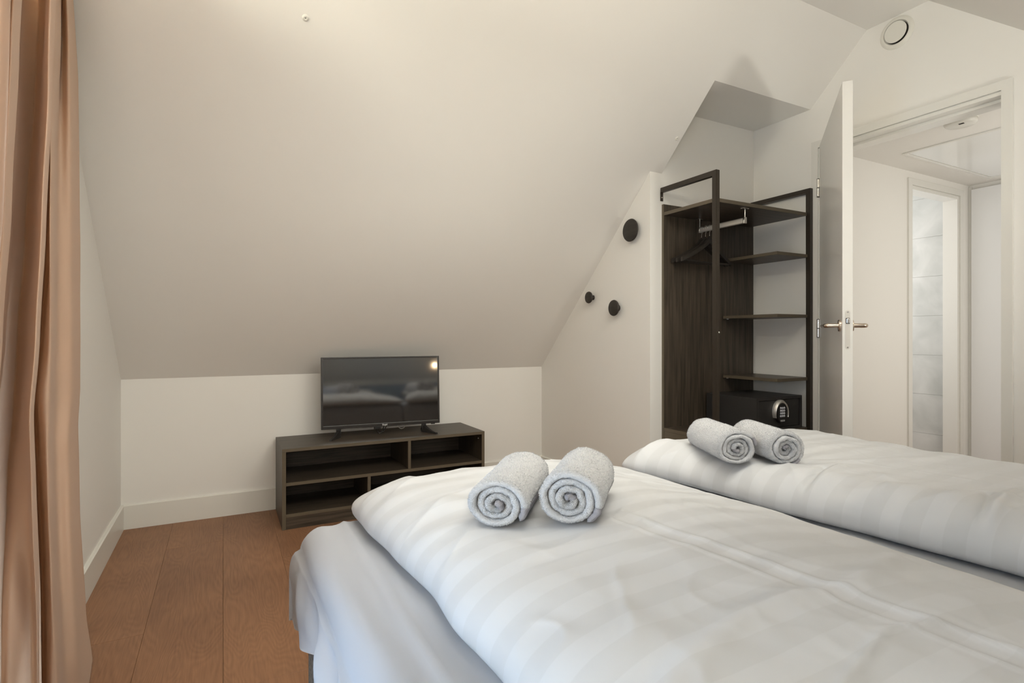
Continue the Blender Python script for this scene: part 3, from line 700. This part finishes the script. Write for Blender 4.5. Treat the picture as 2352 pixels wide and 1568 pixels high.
# ------------------------------------------------------------------ beds
BZ = 0.585
YHEAD = -0.56; YFOOT = 1.47
def smooth_box(bm, x0, x1, y0, y1, z0, z1, r): box(bm, x0, x1, y0, y1, z0, z1, r, 5)
beds = [(.175, 1.180, 'near'), (1.192, 2.12, 'far')]
for i, (bx0_, bx1_, w_) in enumerate(beds):
    lb = ['blue-grey upholstered bed nearest the camera, with sheet corner showing its base', 'blue-grey upholstered bed nearest the doorway, mostly hidden under white bedding'][i]
    bd = root('bed', ((bx0_ + bx1_) / 2, .45, 0), lb, 'bed', 'twin upholstered beds pushed together')
    bm = B(); smooth_box(bm, bx0_ + .012, bx1_ - .012, YHEAD, YFOOT - .02, .07, .345, .018); obj('bed_base', bm, M_base_fab, bd, smooth=True)
    bm = B(); smooth_box(bm, bx0_ + .01, bx1_ - .01, YHEAD, YFOOT - .012, .347, BZ - .006, .04); obj('mattress', bm, M_sheet, bd, smooth=True)
    for (lx, ly) in ((bx0_ + .08, YHEAD + .08), (bx1_ - .08, YHEAD + .08), (bx0_ + .08, YFOOT - .1), (bx1_ - .08, YFOOT - .1)):
        obj('leg', lathe(B(), [(0, .07), (.025, .07), (.02, 0), (0, 0)], Matrix.Translation((lx, ly, 0)), 20), M_black, bd, smooth=True)
hb = obj('headboard', box(B(), .12, 2.2, YR + .003, YHEAD - .002, .05, .80, .012, 3), M_base_fab, loc=(1.1, YR + .03, .05), label='blue-grey upholstered headboard behind both beds', cat='headboard')
# fitted sheets draped over the mattresses
def sheet(name, x0, x1, drape_l, drape_r, lb):
    """closed-over sheet: top plane with rounded border and hanging sides"""
    o = root(name, ((x0 + x1) / 2, .5, BZ), lb, 'bed sheet', 'white sheets over the mattresses')
    y1 = YFOOT; bm = B(); rows = []; big = x0 < .5
    ny = 150
    def side(y, s):                  # profile points going from the middle of the top outwards and down
        pts = []
        xe = x0 if s < 0 else x1
        near_corner = exp(-((y1 - y) / .14) ** 2)
        pts.append(((x0 + x1) / 2, BZ)); pts.append(((x0 + x1) / 2 * .5 + xe * .5, BZ))
        for k in range(18):
            u_ = k / 18; xx = xe - s * (.21 - .16 * u_)
            w_ = (.0055 * nz(xx * 30 + y * 1.5, y * 3.0, 5) + .004 * exp(-((xx - x0 - .105 - .02 * nz(y * 2, 0, 3)) / .007) ** 2)) * sm(0, .25, u_) if (s < 0 and big) else 0
            pts.append((xx, BZ + w_))
        for k in range(9):
            a = k / 8 * pi / 2; w_ = .0060 * nz((xe - s * .05) * 30 + y * 1.5 - k * .22, y * 3.0, 5) if (s < 0 and big) else 0
            pts.append((xe - s * .05 + s * (.05 + w_) * sin(a), BZ - .05 + (.05 + w_) * cos(a)))
        dr_ = drape_l if s < 0 else drape_r
        hem = dr_(y)
        for k in range(1, 22):
            t = k / 21; z = BZ - .05 + (hem - BZ + .05) * t
            amp = .030 * sm(-.1, .6, t) if (s < 0 and big) else .001
            fold = amp * (.45 * sin(y * 24 + 1.6 * sin(y * 7) + t * 4.0) + .55 * nz(y * 11 + t * 2.2, t * 1.2, 7)) + (.014 * sin(pi * min(1, t * 1.15)) * near_corner if (s < 0 and big) else 0)
            pts.append((xe + s * ((.006 + .014 * t if big else .0) + fold) if s < 0 else xe + .003, z))
        return pts
    for k in range(ny + 1):
        y = YHEAD + (y1 - YHEAD - .05) * k / ny
        Lp = side(y, -1)[::-1]; Rp = side(y, 1)[1:]
        rows.append([(a, y, z + .0012 * nz(a * 8, y * 8, 2)) for a, z in Lp + Rp])
    base = rows[-1]
    # wrap over the foot end
    zl = [p[2] for p in base]
    for k in range(1, 9):
        a = k / 8 * pi / 2
        rows.append([(p[0], y1 - .05 + .05 * sin(a), p[2] - (.05 - .05 * cos(a)) * sm(.50, BZ - .01, p[2])) for p in base])
    last = rows[-1]
    for k in range(1, 16):
        t = k / 15
        rows.append([(p[0], y1 + .006 + .008 * sin(p[0] * 22) * t + .010 * nz(p[0] * 6, t, 4) * t + (.02 * t * (1 if j < 12 else 0)) * 0, p[2] + (.345 - p[2]) * t if p[2] > .345 else p[2]) for j, p in enumerate(last)])
    grid(bm, rows)
    bmesh.ops.solidify(bm, geom=bm.faces[:], thickness=.0015)
    obj('sheet_cloth', bm, M_sheet, o, smooth=True, angle=2.5)
    return o
sheet('bed_sheet', .168, 1.178, lambda y: .340 + .33 * min(.45, max(0, 1.45 - y)), lambda y: .50, 'white sheet hanging in folds over the near bed, left side and foot')
sheet('bed_sheet', 1.190, 2.135, lambda y: .50, lambda y: .33, 'white sheet on the far bed, showing as a strip between the two duvets')

# duvets
def seg_d(px, py, pl):
    best = 9
    for (ax, ay), (bx, by) in zip(pl, pl[1:]):
        dx, dy = bx - ax, by - ay; t = max(0, min(1, ((px - ax) * dx + (py - ay) * dy) / (dx * dx + dy * dy)))
        d_ = math.hypot(px - ax - dx * t, py - ay - dy * t)
        if d_ < best: best = d_
    return best
class Duvet:
    def __init__(s, Lf, Rf, y0, y1, thick, r_side, creases, seed, side_amp, dents=()):
        s.Lf, s.Rf, s.y0, s.y1, s.th, s.r, s.cr, s.seed, s.sa, s.dents = Lf, Rf, y0, y1, thick, r_side, creases, seed, side_amp, dents
    def prof(s, d, r): 
        q = max(0, min(1, d / r)); return sqrt(max(0, 1 - (1 - q) ** 2))
    def top(s, x, y):
        dl, drr, df, dh = x - s.Lf(y), s.Rf(y) - x, s.y1 - y, y - s.y0
        p = s.prof(dl, s.r) * s.prof(drr, s.r) * s.prof(df, s.r * 1.25) * s.prof(dh, s.r)
        t = s.th(x, y)
        w = .007 * nz(x * 3.1, y * 2.6, s.seed) + .0050 * nz(x * 5 + 2 * nz(x, y, 3), y * 11, s.seed + 4)
        # pulls running in from the left side and from the foot
        w += .0085 * exp(-dl / .16) * nz(x * 3, y * 15 + x * 6, s.seed + 9) * s.sa
        w += .0075 * exp(-df / .22) * nz(x * 15, y * 3, s.seed + 2)
        w += .0022 * nz(x * 16 + y * 5, y * 7, s.seed + 5)
        q_ = 1 - 3.2 * abs(nz(x * 5 + 1.5 * nz(x * 2, y * 2, 1), y * 8 - x * 4, s.seed + 20))
        if q_ > 0: w += .0048 * q_ * q_ * (.10 + exp(-dl / .25) + exp(-df / .28))
        q_ = 1 - 3.5 * abs(nz(x * 9 - y * 3, y * 5 + x * 6, s.seed + 31))
        if q_ > 0: w += .0012 * q_ * q_
        z = .028 + (t - .028) * p + w * p
        for pl, wd, am in s.cr: z += min(1, p * 1.3) * p * am * exp(-(seg_d(x, y, pl) / wd) ** 2)
        for (dx, dy, rad, dep) in s.dents: z -= dep * exp(-(((x - dx) ** 2 + (y - dy) ** 2) / rad ** 2))
        return BZ + z
    def build(s, name, lb, nx=200, ny=400):
        o = root(name, ((s.Lf(.5) + s.Rf(.5)) / 2, .5, BZ), lb, 'duvet', 'white striped duvets')
        bm = B()
        fx = [(.5 - .5 * cos(pi * i / nx)) * .55 + .45 * i / nx for i in range(nx + 1)]
        fy = [(.5 - .5 * cos(pi * j / ny)) * .35 + .65 * j / ny for j in range(ny + 1)]
        fx = [f ** 1 for f in fx]
        topv, botv = [], []
        for f in fy:
            y = s.y0 + (s.y1 - s.y0) * f; rt, rb = [], []
            for g in fx:
                l, r = s.Lf(y), s.Rf(y); x = l + (r - l) * g
                zt = s.top(x, y)
                dl, drr, df = x - l, r - x, s.y1 - y
                # rounded corners and slightly wavy outline
                cy_ = .022 * exp(-dl / .04) + .022 * exp(-drr / .04)
                yy = y - cy_ * exp(-df / .10) + .010 * nz(x * 4, 0, s.seed) * exp(-df / .08)
                xx = x + .018 * exp(-df / .04) * (exp(-dl / .05) - exp(-drr / .08)) + .008 * nz(y * 7, 0, s.seed + 1) * exp(-dl / .05) * s.sa + .008 * nz(y * 7, 5, s.seed) * exp(-drr / .05)
                e = min(dl, drr, df, y - s.y0)
                zb_ = BZ + .028 - .024 * s.prof(e, .035)
                rt.append((xx, yy, zt)); rb.append((xx, yy, min(zb_, zt - .0005)))
            topv.append(rt); botv.append(rb)
        Vt = grid(bm, topv); Vb = grid(bm, botv)
        bmesh.ops.remove_doubles(bm, verts=list(set(Vt[0] + Vt[-1] + Vb[0] + Vb[-1] + [r_[0] for r_ in Vt + Vb] + [r_[-1] for r_ in Vt + Vb])), dist=.0008)
        obj('duvet_cover', bm, M_duvet, o, smooth=True, angle=2.8)
        return o
fold_a = [(.728, .90), (.740, .72), (.757, .577), (.775, .40), (.80, .28), (.84, 0), (.86, -.2)]
fold_c = [(x - .022, y) for x, y in fold_a]
fold_b = [(x - .045, y) for x, y in fold_a]
D1 = Duvet(lambda y: .318 - .030 * sm(.9, 1.45, y), lambda y: 1.20, -.08, 1.505,
           lambda x, y: .104 + .010 * sin((x - .3) * 3.5) + .006 * sm(1.2, .3, y) - (.038 + .016 * sm(.8, 1.3, y)) * sm(.80, 1.18, x), .15,
           [(fold_a, .0055, .0036), (fold_b, .0055, .0026), (fold_c, .03, -.004),
            ([(.36, .40), (.43, .44), (.573, .474), (.682, .478), (.736, .466), (.80, .46), (.92, .50), (1.05, .54)], .018, .0075),
            ([(.40, .33), (.55, .335), (.705, .372), (.778, .356)], .007, .005), ([(.778, .356), (.90, .37), (1.05, .42)], .03, .004),
            ([(.42, 1.12), (.6, 1.02), (.62, .86)], .03, .004), ([(.33, 1.02), (.47, .98), (.6, .93)], .018, .003)], 3.3, 1.0,
           dents=((.52, 1.0, .10, .010), (.66, 1.0, .10, .010)))
D1.build('duvet', 'white damask-striped duvet on the bed nearest the camera, two towels on its foot end')
D2 = Duvet(lambda y: 1.195 + .075 * sm(1.52, 1.2, y) + .085 * sm(1.2, .40, y), lambda y: 2.12, -.08, 1.515,
           lambda x, y: .100 + .008 * sin((x - 1.2) * 3) + .010 * exp(-((x - 1.38) / .15) ** 2), .11,
           [([(1.62, .95), (1.68, .6), (1.75, 0)], .008, .0025), ([(1.25, .885), (1.36, .90), (1.46, .93)], .010, -.010), ([(1.25, .865), (1.36, .88), (1.5, .91)], .012, .009), ([(1.30, .53), (1.42, .56), (1.55, .60)], .010, -.010), ([(1.30, .51), (1.42, .54), (1.62, .58)], .012, .010), ([(1.29, .72), (1.40, .74)], .012, .007), ([(1.5, 1.0), (1.7, .92), (1.9, .86)], .02, .005)], 8.1, 1.7,
           dents=((1.36, 1.18, .10, .008), (1.47, 1.08, .10, .008)))
D2.build('duvet', 'white damask-striped duvet on the bed nearest the doorway, two towels on its foot end')
# pillows at the head, behind the camera (seen mirrored in the television)
def pillow(cx, cy, z, rz, lb):
    o = root('pillow', (cx, cy, z), lb, 'pillow', 'white pillows at the head of the beds', rot=(math.radians(0), 0, rz))
    rows_t, rows_b = [], []; n = 24
    for i in range(n + 1):
        rt, rb = [], []
        for j in range(n + 1):
            u, v_ = -1 + 2 * i / n, -1 + 2 * j / n
            h_ = .075 * ((1 - u ** 4) * (1 - v_ ** 4)) ** .45
            x = .32 * u * (1 - .06 * (1 - abs(v_)) ** 1) ; y = .21 * v_ * (1 - .06 * (1 - abs(u)))
            w_ = .006 * nz(u * 3, v_ * 3, cx)
            rt.append((x, y, .078 + h_ + w_)); rb.append((x, y, .078 - h_ * .8))
        rows_t.append(rt); rows_b.append(rb)
    bm = B(); grid(bm, rows_t); grid(bm, rows_b); bmesh.ops.remove_doubles(bm, verts=bm.verts[:], dist=.0008)
    obj('pillow_cover', bm, M_pillow, o, smooth=True, angle=2.8)
pillow(.68, -.33, BZ + .006, 0, 'white pillow at the head of the near bed'); pillow(1.66, -.33, BZ + .006, .03, 'white pillow at the head of the far bed')
for (lx, ly, lz, pw_), lb in zip(FILL_LIGHTS, ('added brass fill-light box on the rear slope beside the gable window', 'added brass fill-light box on the rear slope beside the far bed')):
    l = root('fill_light_box', (lx, ly, lz), lb, 'lamp', 'added fill-light boxes on the rear slope')  # invented housing for the added bounce fill
    nn = Vector((0, .55, .83)).normalized(); tt = Vector((0, .83, -.55)).normalized(); c0 = Vector((lx, ly, lz)); bm = B()
    V8 = [bm.verts.new(c0 + Vector((sx * .15, 0, 0)) + tt * (sy * .07) + nn * sz) for sx in (-1, 1) for sy in (-1, 1) for sz in (-.05, 0)]
    for f in ((0, 1, 3, 2), (4, 6, 7, 5), (0, 4, 5, 1), (2, 3, 7, 6), (0, 2, 6, 4)): bm.faces.new([V8[q] for q in f])
    bmesh.ops.solidify(bm, geom=bm.faces[:], thickness=.002)
    obj('fill_light_bowl', bm, M_lampmetal, l)
    obj('lamp_arm', tube(B(), [c0 - nn * .05, (lx, ly - .06, rf(ly - .06) - .002)], .008, 10), M_lampmetal, l, smooth=True)
# small reading lamp on the slope above the bed heads (mirrored in the television)
lx, ly, lz = LAMPS[0]
l = root('reading_lamp', (lx, ly, lz), 'small brass reading lamp on the slope above the bed heads', 'lamp')
obj('wall_plate', lathe(B(), [(0, 0), (.035, 0), (.035, .010), (0, .012)], toward((lx, ly - .04, rf(ly - .04) - .001), (0, SR * .7, -.74)), 32), M_lampmetal, l, smooth=True)
obj('lamp_arm', tube(B(), [(lx, ly - .04, rf(ly - .04) - .01), (lx, ly - .03, lz + .03), (lx, ly - .012, lz)], .006, 10), M_lampmetal, l, smooth=True)
obj('lamp_head', lathe(B(), [(0, -.02), (.020, -.018), (.026, .0), (.028, .020), (.025, .020), (.022, 0), (0, -.012)], toward((lx, ly, lz), (0, 1, -.1)), 32), M_lampmetal, l, smooth=True)
obj('lamp_globe', lathe(B(), [(.018 * sin(pi * q / 12), -.018 * cos(pi * q / 12)) for q in range(13)], Matrix.Translation((lx, ly + .012, lz)), 24), M_shade, l, smooth=True)
l = root('ceiling_lamp', (1.35, 1.0, rf(1.0)), 'ceiling lamp hanging from the slope above the beds', 'lamp')
obj('ceiling_rose', lathe(B(), [(0, 0), (.05, 0), (.05, -.02), (0, -.025)], Matrix.Translation((1.35, 1.0, rf(1.0) - .005)), 32), M_lampmetal, l, smooth=True)
obj('lamp_cord', tube(B(), [(1.35, 1.0, rf(1.0) - .02), (1.35, 1.0, 2.2)], .003, 8), M_black, l)
# ------------------------------------------------------------------ rolled towels
def towel(cx, cy, z, rz, R_, Ln, flat, seed, start, turns, tail, lb, pitch=0.0):
    o = root('rolled_towel', (cx, cy, z), lb, 'towel', 'rolled white towels on the duvets', rotz=rz)
    random.seed(seed)
    start = math.radians(start) - 2 * pi * turns
    r0 = .010; gap = (R_ - r0) / turns; thk = gap * .93
    A0 = start; A1 = start + 2 * pi * turns
    def centre(a, s):
        """mid-line of the cloth at spiral angle a"""
        r = r0 + gap * (a - A0) / (2 * pi) - thk / 2
        r *= 1 + .05 * nz(cos(a) * 1.5, sin(a) * 1.5, seed) + .035 * nz(a * .9, 0, seed + 3)
        return max(r, .002)
    def shape(r, a, y):
        x = r * cos(a); zz = r * sin(a)
        k = R_ * flat
        zz = zz * flat + k
        if zz < k: zz = k - (k - zz) * (1 - .16 * ((k - zz) / k) ** 2)     # flattened underside
        return -x * (1 + .05 * nz(y * 6, 1, seed)), zz
    def ribbon(a_from, a_to, n, mat_, name, extra=0.0, m=30):
        rows = []
        for i in range(n + 1):
            a = a_from + (a_to - a_from) * i / n; r = centre(a, 0)
            tele = .006 * nz(a * .9, 2, seed) + .004 * sin(a * .37 + seed) - extra
            endt = 1.0
            if a_to > A1 - .01 and i > n - 5: endt = sqrt(max(.02, 1 - ((i - n + 5) / 5) ** 2))
            if a_from < A0 + .01 and i < 4: endt = sqrt(max(.05, 1 - ((4 - i) / 4.2) ** 2))
            ring = []
            ys = []
            for j in range(m + 1):
                f = j / m; ys.append(.5 - .5 * cos(pi * f) if True else f)
            y0, y1 = tele, Ln + .5 * tele
            for side in (1, -1):
                seq = range(m + 1) if side == 1 else range(m - 1, 0, -1)
                for j in seq:
                    f = ys[j]; y = y0 + (y1 - y0) * f
                    e = min(y - y0, y1 - y); rd = sqrt(max(0, 1 - (1 - min(1, e / (thk * .5))) ** 2))
                    t = thk * .5 * endt * rd
                    nn = .0016 * nz(a * 9, y * 90, seed + side) + .0022 * nz(a * 2.2, y * 14, seed + 7)
                    rr = r + side * t + (nn if rd > .2 else nn * .3)
                    x, zz = shape(rr, a, y)
                    ring.append((x, y + .0012 * nz(a * 11, rr * 300, seed), zz))
            rows.append(ring)
        bm = B(); V = grid(bm, rows, closed_v=True); bm.faces.new(V[0][::-1]); bm.faces.new(V[-1])
        return obj(name, bm, mat_, o, smooth=True, angle=2.0), rows
    a_h = A0 + 2.6; a_t = A1 - tail / R_
    ribbon(A0, a_h, 22, M_hem, 'inner_hem', .002)
    o1, rows = ribbon(a_h - .05, a_t, int(34 * turns), M_terry, 'terry_roll')
    ribbon(a_t - .04, A1, 14, M_hem, 'outer_hem', .001)
    # terry loops: short tufts all over the visible cloth
    bm = B(); n = len(rows); mm = len(rows[0]); per = (n - 2) // 1
    outer_start = n - int(34 * 1.0) - 2
    def tuft(p, d, h_, w_):
        s_ = Vector((random.uniform(-1, 1), random.uniform(-1, 1), random.uniform(-1, 1))); s_ = s_.cross(d)
        if s_.length < 1e-4: return
        s_.normalize(); q = p + d * h_ + s_ * random.uniform(-.6, .6) * h_
        a_ = bm.verts.new(p - s_ * w_); b2 = bm.verts.new(p + s_ * w_); c2 = bm.verts.new(q)
        bm.faces.new((a_, b2, c2))
    half = 30
    for q in range(15000):      # outside of the roll
        i = random.randint(outer_start, n - 3); j = random.randint(1, half - 2)
        fi, fj = random.random(), random.random()
        A_, B_, C_, D_ = (Vector(rows[i][j]), Vector(rows[i + 1][j]), Vector(rows[i + 1][j + 1]), Vector(rows[i][j + 1]))
        p = A_.lerp(B_, fi).lerp(D_.lerp(C_, fi), fj)
        ctr = Vector((0, p.y, R_ * flat)); d_ = (p - ctr).normalized()
        tuft(p - d_ * .0006, d_, random.uniform(.0015, .0034), .0007)
    for q in range(9000):       # front face of every layer
        i = random.randint(0, n - 2); fi = random.random(); j = random.choice((0, 1, 2, 3, mm - 1, mm - 2, mm - 3)); fj = random.random()
        A_, B_, C_, D_ = (Vector(rows[i][j]), Vector(rows[i + 1][j]), Vector(rows[i + 1][(j + 1) % mm]), Vector(rows[i][(j + 1) % mm]))
        p = A_.lerp(B_, fi).lerp(D_.lerp(C_, fi), fj)
        tuft(p + Vector((0, .0006, 0)), Vector((random.uniform(-.5, .5), -1, random.uniform(-.5, .5))).normalized(), random.uniform(.0012, .0028), .0007)
    obj('terry_pile', bm, M_terry, o, kind='stuff')
    if pitch: o.rotation_euler = (pitch, 0, rz)
    return o
def rest(D, x, y, sink=.006): return D.top(x, y) - sink
towel(.460, .940, rest(D1, .50, 1.0), -.70, .0645, .272, .84, 11, 215, 3.4, .035, 'rolled white towel on the near duvet, the left one with a grey hem end')
towel(.578, .868, rest(D1, .63, .95), -.76, .0670, .235, .90, 23, 232, 3.6, .045, 'rolled white towel on the near duvet, the right one with the fuller spiral')
towel(1.300, 1.085, rest(D2, 1.34, 1.16), -.42, .0640, .235, .88, 37, 172, 3.9, .03, 'rolled white towel on the far duvet, the left and larger of its pair')
towel(1.404, 1.005, rest(D2, 1.45, 1.08), -.40, .0590, .225, .95, 51, 250, 3.7, .03, 'rolled white towel on the far duvet, the right one half hidden behind its neighbour')
